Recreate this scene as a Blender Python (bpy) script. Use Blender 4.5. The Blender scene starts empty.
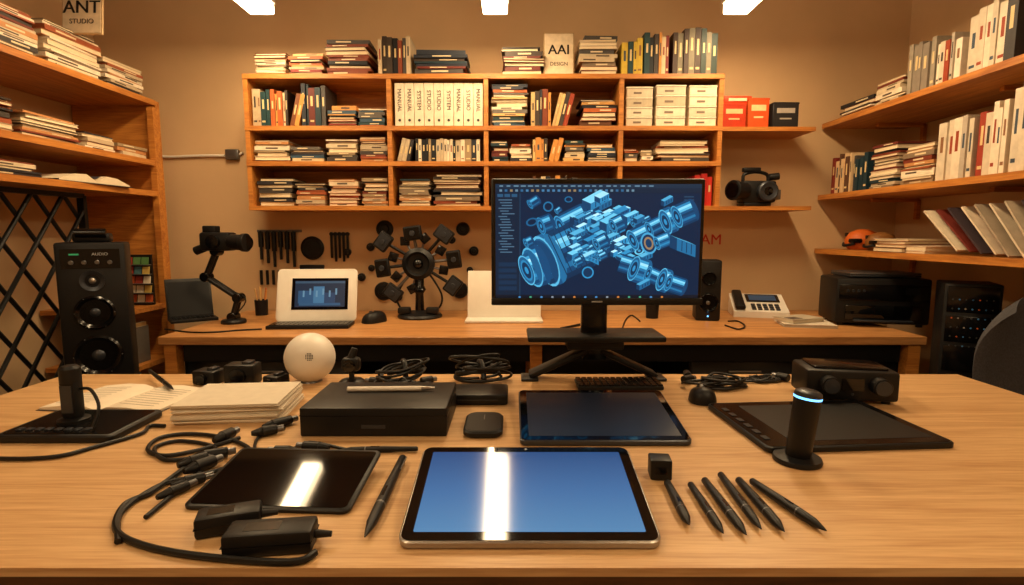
import bpy, math, random, bmesh
from mathutils import Matrix, Vector, Euler
rad=math.radians
# ---------------------------------------------------------------- survey helpers
F=540.0; CAMZ=1.177; DZ=0.75; TH=math.atan(60/F); CT,ST=math.cos(TH),math.sin(TH)
def _ray(u,v):
    dx=u-512; dy=292.5-v
    return dx, F*CT+dy*ST, -F*ST+dy*CT
def dp(u,v,z=DZ):
    x,y,w=_ray(u,v); t=(z-CAMZ)/w
    return (x*t,y*t)
def wp(u,v,Y):
    x,y,w=_ray(u,v); t=Y/y
    return (x*t,Y,CAMZ+w*t)
def C(r,g,b):
    f=lambda c:((c/255+0.055)/1.055)**2.4 if c>10 else c/255/12.92
    return (f(r),f(g),f(b),1)
# ---------------------------------------------------------------- materials
def mat(name,col=None,rough=.5,metal=0,ns=25,na=.08,bump=0,bs=150,coat=0,emit=None,es=0,emitcol=False,ior=1.5,spec=.5):
    m=bpy.data.materials.new(name); m.use_nodes=True
    nt=m.node_tree; N=nt.nodes; L=nt.links; p=N['Principled BSDF']
    p.inputs['Roughness'].default_value=rough; p.inputs['Metallic'].default_value=metal
    p.inputs['IOR'].default_value=ior; p.inputs['Coat Weight'].default_value=coat
    p.inputs['Specular IOR Level'].default_value=spec
    p.inputs['Coat Roughness'].default_value=.05
    tc=N.new('ShaderNodeTexCoord')
    if col is None:
        a=N.new('ShaderNodeAttribute'); a.attribute_name='Col'; src=a.outputs['Color']
    else:
        a=N.new('ShaderNodeRGB'); a.outputs[0].default_value=col; src=a.outputs[0]
    no=N.new('ShaderNodeTexNoise'); no.inputs['Scale'].default_value=ns; no.inputs['Detail'].default_value=4
    L.new(tc.outputs['Object'],no.inputs['Vector'])
    mr=N.new('ShaderNodeMapRange'); mr.inputs[1].default_value=.3; mr.inputs[2].default_value=.7
    mr.inputs[3].default_value=1-na; mr.inputs[4].default_value=1+na
    L.new(no.outputs[0],mr.inputs[0])
    hs=N.new('ShaderNodeHueSaturation'); L.new(mr.outputs[0],hs.inputs['Value']); L.new(src,hs.inputs['Color'])
    if emitcol: p.inputs['Base Color'].default_value=(.004,.005,.008,1)
    else: L.new(hs.outputs[0],p.inputs['Base Color'])
    if bump:
        n2=N.new('ShaderNodeTexNoise'); n2.inputs['Scale'].default_value=bs; L.new(tc.outputs['Object'],n2.inputs['Vector'])
        bp=N.new('ShaderNodeBump'); bp.inputs['Strength'].default_value=bump; bp.inputs['Distance'].default_value=.002
        L.new(n2.outputs[0],bp.inputs['Height']); L.new(bp.outputs[0],p.inputs['Normal'])
    if emitcol:
        L.new(src,p.inputs['Emission Color']); p.inputs['Emission Strength'].default_value=es
    elif emit:
        p.inputs['Emission Color'].default_value=emit; p.inputs['Emission Strength'].default_value=es
    return m
def wood(name,c1,c2,scale=(1.2,14,14),rough=.4,bump=.08,lo=.38,hi=.64):
    m=bpy.data.materials.new(name); m.use_nodes=True
    nt=m.node_tree; N=nt.nodes; L=nt.links; p=N['Principled BSDF']; p.inputs['Roughness'].default_value=rough
    tc=N.new('ShaderNodeTexCoord'); mp=N.new('ShaderNodeMapping'); mp.inputs['Scale'].default_value=scale
    L.new(tc.outputs['Object'],mp.inputs[0])
    n=N.new('ShaderNodeTexNoise'); n.inputs['Scale'].default_value=2.2; n.inputs['Detail'].default_value=7; n.inputs['Distortion'].default_value=.9
    L.new(mp.outputs[0],n.inputs['Vector'])
    n2=N.new('ShaderNodeTexNoise'); n2.inputs['Scale'].default_value=11; n2.inputs['Detail'].default_value=5
    L.new(mp.outputs[0],n2.inputs['Vector'])
    mx=N.new('ShaderNodeMath'); mx.operation='MULTIPLY_ADD'; mx.inputs[1].default_value=.45
    L.new(n2.outputs[0],mx.inputs[0]); 
    m3=N.new('ShaderNodeMath'); m3.operation='MULTIPLY'; m3.inputs[1].default_value=.6; L.new(n.outputs[0],m3.inputs[0]); L.new(m3.outputs[0],mx.inputs[2])
    r=N.new('ShaderNodeValToRGB'); r.color_ramp.elements[0].position=lo; r.color_ramp.elements[1].position=hi
    r.color_ramp.elements[0].color=c2; r.color_ramp.elements[1].color=c1
    L.new(mx.outputs[0],r.inputs[0]); L.new(r.outputs[0],p.inputs['Base Color'])
    b=N.new('ShaderNodeBump'); b.inputs['Strength'].default_value=bump; b.inputs['Distance'].default_value=.002
    L.new(n2.outputs[0],b.inputs['Height']); L.new(b.outputs[0],p.inputs['Normal'])
    return m
M_desk=wood('oak_top',C(210,172,124),C(176,132,86),rough=.4,scale=(1.0,20,20),lo=.36,hi=.66,bump=.05)
M_desk2=wood('oak_bench',C(196,142,86),C(154,102,56),rough=.42)
M_shelf=wood('orange_pine',C(200,132,58),C(158,92,36),rough=.45)
M_shelfy=wood('orange_pine_long',C(196,128,56),C(154,90,36),scale=(14,1.2,14),rough=.45)
M_edge=wood('dark_edge',C(90,58,34),C(60,38,22))
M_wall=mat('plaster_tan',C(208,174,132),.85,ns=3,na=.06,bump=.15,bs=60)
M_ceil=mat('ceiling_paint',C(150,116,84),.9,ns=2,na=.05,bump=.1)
M_floor=mat('floor_vinyl',C(54,42,34),.5,ns=6,na=.2)
M_blk=mat('black_plastic',C(15,15,17),.45,ns=60,na=.15,bump=.05,bs=600,spec=.32)
M_blkg=mat('black_gloss',C(10,10,12),.18,ns=20,na=.1,spec=.35)
M_glass=mat('black_glass',C(5,6,8),.05,ns=5,na=.05,ior=1.5)
M_dscr=mat('laptop_screen_off',C(12,14,18),.4,ns=5,na=.05,spec=.3)
M_gray=mat('gray_metal',C(110,110,112),.32,metal=.8,ns=80,na=.06)
M_silver=mat('silver_alu',C(166,160,154),.34,metal=.75,ns=90,na=.04)
M_slate=mat('slate_alu',C(60,64,72),.35,metal=.6,ns=90,na=.05)
M_white=mat('white_plastic',C(222,216,206),.4,ns=20,na=.03)
M_vc=mat('printed_cover',None,.5,ns=35,na=.1,spec=.35)
M_paper=mat('paper',None,.8,ns=40,na=.05)
M_rub=mat('cable_rubber',C(12,12,13),.45,ns=60,na=.15,spec=.35)
M_fab=mat('chair_fabric',C(66,66,72),.95,ns=160,na=.25,bump=.6,bs=500)
M_emit=mat('screen_pixels',None,.35,na=0,emitcol=True,es=1.35,spec=.3)
M_red=mat('red_card',C(190,44,26),.5,ns=20,na=.08)
M_lamp=mat('lamp_diffuser',C(255,236,200),.5,emit=(1,.76,.45,1),es=15)
M_blue=mat('blue_led',C(60,130,220),.3,emit=(.15,.5,1,1),es=3)
def screenmat(name,stops,es,hy,rough=.06):
    m=bpy.data.materials.new(name); m.use_nodes=True
    nt=m.node_tree; N=nt.nodes; L=nt.links; p=N['Principled BSDF']; p.inputs['Roughness'].default_value=rough
    p.inputs['Base Color'].default_value=(.004,.005,.008,1); p.inputs['IOR'].default_value=1.45
    tc=N.new('ShaderNodeTexCoord'); s=N.new('ShaderNodeSeparateXYZ'); L.new(tc.outputs['Object'],s.inputs[0])
    mr=N.new('ShaderNodeMapRange'); mr.inputs[1].default_value=hy[0]; mr.inputs[2].default_value=hy[1]; L.new(s.outputs[1],mr.inputs[0])
    r=N.new('ShaderNodeValToRGB'); e=r.color_ramp.elements
    e[0].position=stops[0][0]; e[0].color=stops[0][1]; e[1].position=stops[-1][0]; e[1].color=stops[-1][1]
    for q,cc in stops[1:-1]:
        x=e.new(q); x.color=cc
    L.new(mr.outputs[0],r.inputs[0]); L.new(r.outputs[0],p.inputs['Emission Color']); p.inputs['Emission Strength'].default_value=es
    return m
# ---------------------------------------------------------------- builder
W1=(1,1,1,1)
def RM(rot): return Euler([rad(a) for a in rot]).to_matrix().to_4x4()
class B:
    def __init__(s,name,loc=(0,0,0),rot=(0,0,0)):
        s.name=name; s.loc=loc; s.rot=rot; s.v=[]; s.f=[]; s.m=[]; s.c=[]; s.sm=[]; s.mats=[]; s.M=Matrix.Identity(4)
    def raw(s,vs,fs,m,col=W1,smooth=False,M=None):
        T=s.M@M if M is not None else s.M
        o=len(s.v); s.v+= [tuple(T@Vector(q)) for q in vs]
        if m not in s.mats: s.mats.append(m)
        i=s.mats.index(m)
        for f in fs:
            s.f.append([o+k for k in f]); s.m.append(i); s.c.append(col); s.sm.append(smooth)
    def box(s,c,d,m,col=W1,rot=None,bev=0,seg=2):
        M=Matrix.Translation(c)
        if rot: M=M@RM(rot)
        x,y,z=d[0]/2,d[1]/2,d[2]/2
        if bev<=0:
            vs=[(-x,-y,-z),(x,-y,-z),(x,y,-z),(-x,y,-z),(-x,-y,z),(x,-y,z),(x,y,z),(-x,y,z)]
            fs=[(0,3,2,1),(4,5,6,7),(0,1,5,4),(1,2,6,5),(2,3,7,6),(3,0,4,7)]
            s.raw(vs,fs,m,col,False,M)
        else:
            b=bmesh.new(); bmesh.ops.create_cube(b,size=1)
            for q in b.verts: q.co=Vector((q.co.x*2*x,q.co.y*2*y,q.co.z*2*z))
            bmesh.ops.bevel(b,geom=list(b.edges),offset=bev,segments=seg,affect='EDGES',profile=.5)
            b.verts.index_update()
            s.raw([tuple(q.co) for q in b.verts],[[q.index for q in f.verts] for f in b.faces],m,col,True,M); b.free()
    def lathe(s,prof,c=(0,0,0),m=None,col=W1,n=24,rot=None,M=None,sc=(1,1,1)):
        if M is None:
            M=Matrix.Translation(c)
            if rot: M=M@RM(rot)
        vs=[];fs=[]
        for r,z in prof:
            for i in range(n):
                a=2*math.pi*i/n; vs.append((r*math.cos(a)*sc[0],r*math.sin(a)*sc[1],z*sc[2]))
        for k in range(len(prof)-1):
            for i in range(n):
                j=(i+1)%n; fs.append((k*n+i,k*n+j,(k+1)*n+j,(k+1)*n+i))
        if prof[0][0]>1e-5: fs.append(tuple(range(n-1,-1,-1)))
        if prof[-1][0]>1e-5: fs.append(tuple((len(prof)-1)*n+i for i in range(n)))
        s.raw(vs,fs,m,col,True,M)
    def cyl(s,p0,p1,r0,m,col=W1,r1=None,n=20,b=None):
        p0=Vector(p0);p1=Vector(p1);d=p1-p0;L=d.length
        if r1 is None:r1=r0
        if b is None:b=min(r0,r1,L/2)*.12
        M=Matrix.Translation(p0)@d.to_track_quat('Z','Y').to_matrix().to_4x4()
        s.lathe([(r0-b,0),(r0,b),(r1,L-b),(r1-b,L)],m=m,col=col,n=n,M=M)
    def sph(s,c,r,m,col=W1,n=24,sc=(1,1,1),rot=None):
        k=n//2
        s.lathe([(max(r*math.sin(math.pi*i/k),1e-6),-r*math.cos(math.pi*i/k)) for i in range(k+1)],c,m,col,n,rot,sc=sc)
    def tube(s,pts,r,m,col=W1,n=8,sub=6,closed=False):
        P=[Vector(p) for p in pts]; Q=[]
        for i in range(len(P)-1):
            a=P[max(i-1,0)];b_=P[i];c=P[i+1];d=P[min(i+2,len(P)-1)]
            for k in range(sub):
                t=k/sub
                Q.append(.5*((2*b_)+(c-a)*t+(2*a-5*b_+4*c-d)*t*t+(3*b_-a-3*c+d)*t**3))
        Q.append(P[-1]); vs=[];fs=[]; up=Vector((0,0,1))
        nrm=None
        for i,q in enumerate(Q):
            t=(Q[min(i+1,len(Q)-1)]-Q[max(i-1,0)])
            if t.length<1e-9:t=Vector((1,0,0))
            t.normalize()
            if nrm is None:
                nrm=t.cross(up)
                if nrm.length<.1:nrm=t.cross(Vector((1,0,0)))
            nrm=(nrm-t*nrm.dot(t))
            if nrm.length<1e-6: nrm=t.orthogonal()
            nrm.normalize(); bn=t.cross(nrm)
            for k in range(n):
                a=2*math.pi*k/n; vs.append(tuple(q+nrm*(r*math.cos(a))+bn*(r*math.sin(a))))
        for i in range(len(Q)-1):
            for k in range(n):
                j=(k+1)%n; fs.append((i*n+k,i*n+j,(i+1)*n+j,(i+1)*n+k))
        fs.append(tuple(range(n-1,-1,-1))); fs.append(tuple((len(Q)-1)*n+k for k in range(n)))
        s.raw(vs,fs,m,col,True)
    def prism(s,pts,z0,z1,m,col=W1,M=None,b=0):
        n=len(pts); cx=sum(p[0] for p in pts)/n; cy=sum(p[1] for p in pts)/n
        def ins(k):
            w=max(abs(p[0]-cx) for p in pts); h=max(abs(p[1]-cy) for p in pts)
            return [(cx+(p[0]-cx)*(1-k/w),cy+(p[1]-cy)*(1-k/h)) for p in pts]
        if b: rings=[(ins(b),z0),(pts,z0+b),(pts,z1-b),(ins(b),z1)]
        else: rings=[(pts,z0),(pts,z1)]
        vs=[];fs=[]
        for pp,z in rings: vs+=[(p[0],p[1],z) for p in pp]
        for k in range(len(rings)-1):
            for i in range(n):
                j=(i+1)%n; fs.append((k*n+i,k*n+j,(k+1)*n+j,(k+1)*n+i))
        fs.append(tuple(range(n-1,-1,-1))); fs.append(tuple((len(rings)-1)*n+i for i in range(n)))
        s.raw(vs,fs,m,col,True,M)
    def text(s,body,size,c,m,col=W1,rot=(90,0,0),ext=.0008):
        cu=bpy.data.curves.new('t','FONT'); cu.body=body; cu.size=size; cu.extrude=ext; cu.align_x='CENTER'; cu.align_y='CENTER'
        ob=bpy.data.objects.new('t',cu); bpy.context.scene.collection.objects.link(ob)
        dg=bpy.context.evaluated_depsgraph_get(); me=ob.evaluated_get(dg).to_mesh()
        s.raw([tuple(v.co) for v in me.vertices],[list(p.vertices) for p in me.polygons],m,col,False,Matrix.Translation(c)@RM(rot))
        ob.evaluated_get(dg).to_mesh_clear(); bpy.data.objects.remove(ob); bpy.data.curves.remove(cu)
    def done(s):
        me=bpy.data.meshes.new(s.name); me.from_pydata(s.v,[],s.f)
        for m in s.mats: me.materials.append(m)
        me.polygons.foreach_set('material_index',s.m); me.polygons.foreach_set('use_smooth',s.sm)
        ca=me.color_attributes.new('Col','FLOAT_COLOR','CORNER'); cols=[]
        for p,c in zip(me.polygons,s.c): cols+=list(c)*p.loop_total
        ca.data.foreach_set('color',cols)
        me.set_sharp_from_angle(angle=rad(38)); me.update()
        ob=bpy.data.objects.new(s.name,me); bpy.context.scene.collection.objects.link(ob)
        ob.location=s.loc; ob.rotation_euler=[rad(a) for a in s.rot]
        return ob
def rrect(w,h,r,n=5,cx=0,cy=0):
    P=[]
    for sx,sy,a0 in((1,-1,-90),(1,1,0),(-1,1,90),(-1,-1,180)):
        for i in range(n+1):
            a=rad(a0+90*i/n); P.append((cx+sx*(w/2-r)+r*math.cos(a),cy+sy*(h/2-r)+r*math.sin(a)))
    return P
# ---------------------------------------------------------------- room shell
YB=2.97; XL=-2.2; XR=2.09; YF=-1.3; CZ=2.44
def slab(name,c,d,m):
    b=B(name,c); b.box((0,0,0),d,m); return b.done()
slab('floor',((XL+XR)/2,(YB+YF)/2,-.05),(XR-XL+.2,YB-YF+.2,.1),M_floor)
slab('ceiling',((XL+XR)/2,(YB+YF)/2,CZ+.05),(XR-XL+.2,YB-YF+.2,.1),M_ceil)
slab('wall_back',((XL+XR)/2,YB+.05,CZ/2),(XR-XL+.2,.1,CZ),M_wall)
slab('wall_front',((XL+XR)/2,YF-.05,CZ/2),(XR-XL+.2,.1,CZ),M_wall)
slab('wall_left',(XL-.05,(YB+YF)/2,CZ/2),(.1,YB-YF,CZ),M_wall)
slab('wall_right',(XR+.05,(YB+YF)/2,CZ/2),(.1,YB-YF,CZ),M_wall)
slab('baseboard_back',((XL+XR)/2,YB-.0075,.05),(XR-XL,.013,.1),M_edge)
slab('baseboard_left',(XL+.0075,(YB+YF)/2,.05),(.013,YB-YF-.04,.1),M_edge)
# ---------------------------------------------------------------- lamps (wrap-around diffusers)
def lamp(x,y0,y1,z,power,es=True):
    b=B('ceiling_lamp',(x,(y0+y1)/2,z)); L=y1-y0
    b.box((0,0,.058),(.125,L,.024),M_white,bev=.006)
    b.box((0,0,.0225),(.112,L-.006,.045),M_lamp,bev=.008)
    for s in(-1,1):
        b.cyl((0,s*(L/2-.12),.065),(0,s*(L/2-.12),CZ-z-.0),.004,M_gray,n=8)
        b.lathe([(.03,CZ-z-.015),(.03,CZ-z-.001)],(0,s*(L/2-.12),0),M_white,n=16)
    ob=b.done()
    l=bpy.data.lights.new('tube_light','AREA'); l.shape='RECTANGLE'; l.size=.09; l.size_y=L-.04; l.energy=power; l.color=(1,.70,.37)
    o=bpy.data.objects.new('tube_light',l); bpy.context.scene.collection.objects.link(o); o.parent=ob; o.location=(0,0,-.002)
for u in(258,495,739):
    x,_,z=wp(u,11,2.55); lamp(x,1.7,2.60,z,12)
for x in(-1.0,1.0): lamp(x,-.6,.5,2.2,10)  # unseen extra lamps, added overhead out of frame to light the desk front
# ---------------------------------------------------------------- books
rnd=random.Random(7)
PAL=[C(28,30,36),C(40,46,60),C(222,206,180),C(206,186,150),C(150,52,34),C(186,136,76),C(50,76,96),C(180,160,130),C(96,58,34),C(30,60,64),C(206,140,70),C(96,90,84),C(176,90,44),C(126,40,32),C(60,50,44),C(210,170,110)]
LIGHT=[C(224,208,182),C(206,188,158),C(186,168,140),C(228,214,190),C(150,128,98),C(186,130,82),C(60,54,50),C(126,108,88),C(44,42,46),C(150,76,44),C(116,52,36)]
DARK=[C(26,28,34),C(34,40,52),C(56,44,36),C(70,66,64),C(28,50,60),C(124,58,34),C(190,170,140),C(100,40,32)]
PG=C(222,202,168)
def vbooks(b,x0,x1,z,yf,h0,h1,d,pal,t0=.012,t1=.032,lean=0):
    x=x0
    while x<x1-t0:
        t=min(rnd.uniform(t0,t1),x1-x); h=rnd.uniform(h0,h1); dd=d*rnd.uniform(.82,1); j=rnd.uniform(0,.012); c=rnd.choice(pal)
        b.box((x+t/2,yf+j+dd/2,z+h/2),(t-.0012,dd,h),M_vc,c)
        if t>.008: b.box((x+t/2,yf+j+dd/2+.002,z+h/2),(t-.005,dd-.004,h+.001),M_paper,PG)
        lum=sum(c[:3])/3; tc=C(215,190,140) if lum<.3 else rnd.choice([C(60,54,50),C(150,60,34),C(60,74,90),C(130,90,60)])
        hh=rnd.uniform(.58,.66)
        b.box((x+t/2,yf+j,z+h*hh),(t*.34,.001,h*rnd.uniform(.2,.34)),M_vc,tc)
        if rnd.random()<.4: b.box((x+t/2,yf+j,z+h*.14),(t*.6,.001,h*.05),M_vc,tc)
        x+=t+rnd.choice([0,0,.0008])
def leaning(b,x0,n,z,yf,h,d,pal,ang=-14):
    a=rad(abs(ang)); x=x0
    for i in range(n):
        t=rnd.uniform(.014,.024); hh=h*rnd.uniform(.9,1); c=rnd.choice(pal)
        bx=x+(hh*math.sin(a)+t*math.cos(a))/2; bz=z+(hh*math.cos(a)+t*math.sin(a))/2+.0004
        b.box((bx,yf+d/2,bz),(t-.001,d,hh),M_vc,c,rot=(0,abs(ang),0))
        b.box((bx,yf-.0003,bz),(t*.35,.001,hh*.3),M_vc,C(215,190,140),rot=(0,abs(ang),0))
        x+=t/math.cos(a)+.0004
def hstack(b,x0,x1,z,yf,H,d,pal,t0=.006,t1=.022,jit=.012):
    zz=z; w=x1-x0
    while zz<z+H-t0*.6:
        t=min(rnd.uniform(t0,t1),z+H-zz+.002); ww=w*rnd.uniform(.84,1); dd=d*rnd.uniform(.85,1)
        cx=(x0+x1)/2+rnd.uniform(-1,1)*(w-ww)/2; cy=yf+dd/2+rnd.uniform(0,jit); c=rnd.choice(pal); r=(0,0,rnd.uniform(-3,3))
        if rnd.random()<.55 or t<.009:
            b.box((cx,cy,zz+t/2),(ww,dd,t-.0008),M_vc,c,rot=r)
            if t>.01: 
                tc=C(214,196,160) if sum(c[:3])<.9 else C(80,66,56)
                b.box((cx+rnd.uniform(-.2,.2)*ww,cy-dd/2-.0003,zz+t/2),(ww*.35,.001,t*.34),M_vc,tc,rot=r)
        else:
            b.box((cx,cy,zz+.001),(ww,dd,.0016),M_vc,c,rot=r)
            b.box((cx,cy,zz+t/2),(ww-.006,dd-.006,t-.003),M_paper,PG,rot=r)
            b.box((cx,cy,zz+t-.0015),(ww,dd,.0016),M_vc,c,rot=r)
        zz+=t
    return zz
# ---------------------------------------------------------------- centre bookcase
YC=2.70
Zr=[wp(500,v,YC)[2] for v in(76,128,163.5,208)]
Xc=[wp(u,140,YC)[0] for u in(247.5,389.5,486,621,720)]
T=.022
b=B('wall_bookcase')
Xr=wp(815,150,YC)[0]
for i,z in enumerate(Zr):
    b.box(((Xc[0]+Xc[4])/2,(YC+YB)/2-.001,z),(Xc[4]-Xc[0]+T,YB-YC-.002,T),M_shelf)
for i,x in enumerate(Xc):
    b.box((x,(YC+YB)/2+.001,(Zr[0]+Zr[3])/2),(T,YB-YC-.006,Zr[0]-Zr[3]-T),M_shelf)
b.box(((Xc[0]+Xc[4])/2,YB-.008,(Zr[0]+Zr[3])/2),(Xc[4]-Xc[0],.01,Zr[0]-Zr[3]),M_shelf)
for z in(Zr[1],Zr[3]):
    b.box(((Xr+Xc[4])/2+T/2,(YC+YB)/2+.01,z),(Xr-Xc[4]-.001,YB-YC-.022,T*.9),M_shelf)
b.done()
def cx(u): return wp(u,140,YC)[0]
def hz(px): return px*YC/F
def cell(name,z,items):
    bb=B(name,(0,YC+.02,z+T/2+.0008))
    for it in items:
        k,u0,u1,h=it[:4]; pal=it[4] if len(it)>4 else PAL
        if k=='v': vbooks(bb,cx(u0),cx(u1),0,0,hz(h)*.86,hz(h),.19,pal)
        elif k=='s': hstack(bb,cx(u0),cx(u1),0,0,hz(h),.2,pal)
        elif k=='l': leaning(bb,cx(u0),u1,0,0,hz(h),.18,pal)
    return bb.done()
WARM=[C(206,140,70),C(190,160,110),C(150,60,36),C(60,50,46),C(214,180,120),C(120,70,40)]
cell('book_row',Zr[0],[('s',256,289,21,LIGHT),('s',290,325,20,PAL),('s',327,371,33,DARK),('v',379,411,37,DARK),('s',413,468,23,DARK),('s',502,544,26,DARK)])
cell('book_row',Zr[0],[('s',578,617,37,LIGHT+DARK),('v',621,642,35,[C(30,60,64),C(200,170,60),C(28,70,80)]),('v',643,668,40,PAL+[C(220,160,50)]),('v',672,718,44,[C(30,50,46),C(60,40,30),C(40,44,48),C(120,110,90),C(36,60,60)])])
cell('book_row',Zr[1],[('v',252,288,36,PAL),('l',289,2,34,WARM),('v',301,325,42,DARK),('s',327,356,20),('s',357,385,17)])
cell('book_row',Zr[1],[('s',492,528,40,PAL),('v',531,551,36,DARK+WARM),('l',552,4,34,WARM),('s',580,617,25,PAL)])
cell('book_row',Zr[2],[('s',251,287,20,LIGHT),('s',288,322,14,PAL),('s',324,356,21,LIGHT),('s',358,386,24,LIGHT)])
cell('book_row',Zr[2],[('l',396,3,23,LIGHT),('v',414,481,23,LIGHT[:5]+DARK[:2])])
cell('book_row',Zr[2],[('s',491,508,20,DARK),('s',510,532,17,LIGHT),('v',533,548,24,WARM),('l',549,2,23,WARM),('s',565,586,20),('s',588,617,17)])
cell('book_row',Zr[2],[('s',625,640,12),('s',642,655,12,LIGHT),('s',658,712,20,LIGHT)])
cell('book_row',Zr[3],[('s',252,289,27,LIGHT),('s',291,323,22,LIGHT),('s',325,357,26,[C(150,60,30),C(190,110,50),C(220,200,170)]),('s',359,386,27,LIGHT)])
cell('book_row',Zr[3],[('s',396,429,27,LIGHT+DARK),('s',431,481,30,DARK+LIGHT)])
cell('book_row',Zr[3],[('s',492,530,25,LIGHT),('v',533,580,30,PAL),('s',583,617,25)])
cell('book_row',Zr[3],[('s',626,660,20,LIGHT),('s',662,696,25),('v',698,716,33,[C(190,40,30),C(170,30,26),C(50,30,30)])])
x=cx(394.5); xe=cx(483); n=9; w=(xe-x)/n
bb=B('binder_row',((x+xe)/2,YC+.02,Zr[1]+T/2+.0008)); x-=bb.loc[0]
for i in range(n):
    h=hz(41)
    bb.box((x+w*(i+.5),.11,h/2),(w-.0015,.22,h),M_vc,C(226,212,190),bev=.002,seg=1)
    bb.text(rnd.choice(['DESIGN','STUDIO','MANUAL','SYSTEM']),.027,(x+w*(i+.5),-.0008,h*.6),M_vc,C(70,62,58),rot=(90,90,0))
    bb.lathe([(.005,0),(.007,.001)],(x+w*(i+.5),0,h*.14),M_vc,C(60,60,60),n=12,rot=(90,0,0))
bb.done()
for u0,u1,n in((626,653,4),(656,686,4),(689,717,4)):
    x0=(cx(u0)+cx(u1))/2; bb=B('storage_box_stack',(x0,YC+.02,Zr[1]+T/2+.0008))
    z=0
    for i in range(n):
        h=hz(rnd.uniform(9.0,10.4)) ; w=cx(u1)-cx(u0)-.004
        bb.box((0,.1,z+h/2),(w,.2,h-.001),M_vc,rnd.choice([C(222,208,184),C(206,190,166),C(190,174,148)]),bev=.0015,seg=1)
        bb.box((0,.1,z+h-.004),(w+.003,.203,.007),M_vc,C(230,216,194))
        bb.box((-.01,-.0005,z+h*.4),(w*.3,.001,h*.2),M_vc,C(120,104,90))
        bb.box((0,-.0016,z+h-.0078),(w+.002,.001,.0012),M_vc,C(90,76,60))
        z+=h
    bb.done()
zz=Zr[1]+T*.45+.0008
def pbox(name,u0,u1,v0,col,lab,y=YC+.03):
    X0=cx(u0);X1=cx(u1);h=hz(126-v0)
    q=B(name,((X0+X1)/2,y+.07,zz)); w=X1-X0
    q.box((0,0,h/2),(w,.13,h),M_vc,col,bev=.002,seg=1)
    q.box((0,-.0655,h*.66),(w*.7,.001,h*.2),M_vc,lab); q.box((0,-.0655,h*.34),(w*.45,.001,h*.06),M_vc,lab)
    q.box((0,0,h-.006),(w+.002,.132,.008),M_vc,col)
    q.done(); return h
pbox('product_box',724,748,103,C(180,50,18),C(230,180,130)); pbox('product_box',750,771,98,C(196,76,26),C(230,190,140)); pbox('product_box',775,801,102,C(30,28,30),C(160,150,140))
q=B('product_box',((cx(740)),YC+.1,zz+hz(23)+.0018)); 
q.box((0,0,.018),(.14,.1,.036),M_vc,C(196,60,22),rot=(0,0,2),bev=.003); q.box((0,-.0525,.018),(.09,.001,.014),M_vc,C(236,206,170)); q.done()
X,_,_=wp(765,190,YC)
q=B('camcorder',(X,YC+.12,Zr[3]+T*.45+.001))
q.box((0,0,.01),(.14,.09,.02),M_blk,bev=.004)
q.box((.01,0,.075),(.17,.09,.11),M_blk,bev=.012)
q.cyl((-.06,-.03,.08),(-.12,-.06,.08),.042,M_blk,n=28); q.cyl((-.12,-.06,.08),(-.14,-.07,.08),.05,M_blk,n=28); q.cyl((-.14,-.07,.08),(-.142,-.071,.08),.038,M_glass)
q.lathe([(.045,0),(.05,.006),(.05,.03),(.043,.034),(.034,.03)],(.04,-.045,.075),M_slate,n=28,rot=(90,0,0))
q.lathe([(.033,0),(.001,.006)],(.04,-.073,.075),M_glass,n=28,rot=(90,0,0))
q.tube([(-.06,0,.125),(-.055,0,.165),(0,0,.178),(.06,0,.165),(.07,0,.125)],.009,M_blk)
q.box((-.02,0,.188),(.09,.03,.022),M_blk,bev=.005); q.cyl((.07,0,.15),(.12,-.01,.155),.018,M_blk); q.box((.1,-.02,.06),(.03,.06,.05),M_gray,bev=.004)
q.done()
def sign(name,x,y,z,w,h,l1,l2,col=C(222,202,172)):
    q=B(name,(x,y,z)); q.M=RM((-7,0,0))
    q.box((0,0,h/2),(w,.01,h),M_vc,C(190,160,118),bev=.001,seg=1); q.box((0,-.0055,h/2),(w-.01,.002,h-.01),M_vc,col)
    for d in(-.006,.006): q.text(l1,w*.45,(d*w,-.0072,h*.6),M_vc,C(30,28,28))
    q.text(l2,w*.17,(0,-.0072,h*.28),M_vc,C(70,60,54))
    q.box((0,.02,h*.3),(.02,.004,h*.6),M_vc,C(90,70,50),rot=(-14,0,0))
    q.done()
X,_,_=wp(560,60,YC); sign('framed_sign',X,YC+.06,Zr[0]+T/2+.002,hz(30),hz(43),'AAI','DESIGN')
# ---------------------------------------------------------------- side shelving units
def sz(u,v,x):
    r=_ray(u,v); return CAMZ+r[2]*x/r[0]
FX=-1.77
zl=[sz(150,101,FX),sz(150,162,FX),sz(150,193,FX)]
b=B('shelving_unit')
for z in zl: b.box(((XL+FX)/2+.003,1.95,z),(FX-XL-.012,1.64,.026),M_shelfy)
b.box(((XL+FX)/2+.003,2.785,zl[0]/2+.01),(FX-XL-.012,.028,zl[0]),M_shelf)
b.box((FX-.015,2.755,zl[0]/2-.01),(.03,.03,zl[0]-.03),M_shelf)
zq=[wp(150,308,2.65)[2],wp(150,362,2.65)[2],.12]
for z in zq: b.box(((XL+FX)/2+.003,2.625,z),(FX-XL-.012,.29,.022),M_shelf)
b.done()
def lrow(z,items,name='book_row'):
    bb=B(name,(FX-.02,1.3,z+.0138),(0,0,90))
    for it in items:
        k,y0,y1,h,pal=it
        if k=='s': hstack(bb,y0-1.3,y1-1.3,0,0,h,.27,pal)
        else: vbooks(bb,y0-1.3,y1-1.3,0,0,h*.85,h,.24,pal)
    return bb.done()
lrow(zl[0],[('s',1.35,1.62,.16,LIGHT),('s',1.66,1.86,.14,LIGHT),('s',1.89,2.14,.155,LIGHT),('s',2.17,2.46,.165,LIGHT),('s',2.48,2.72,.12,LIGHT)])
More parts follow.
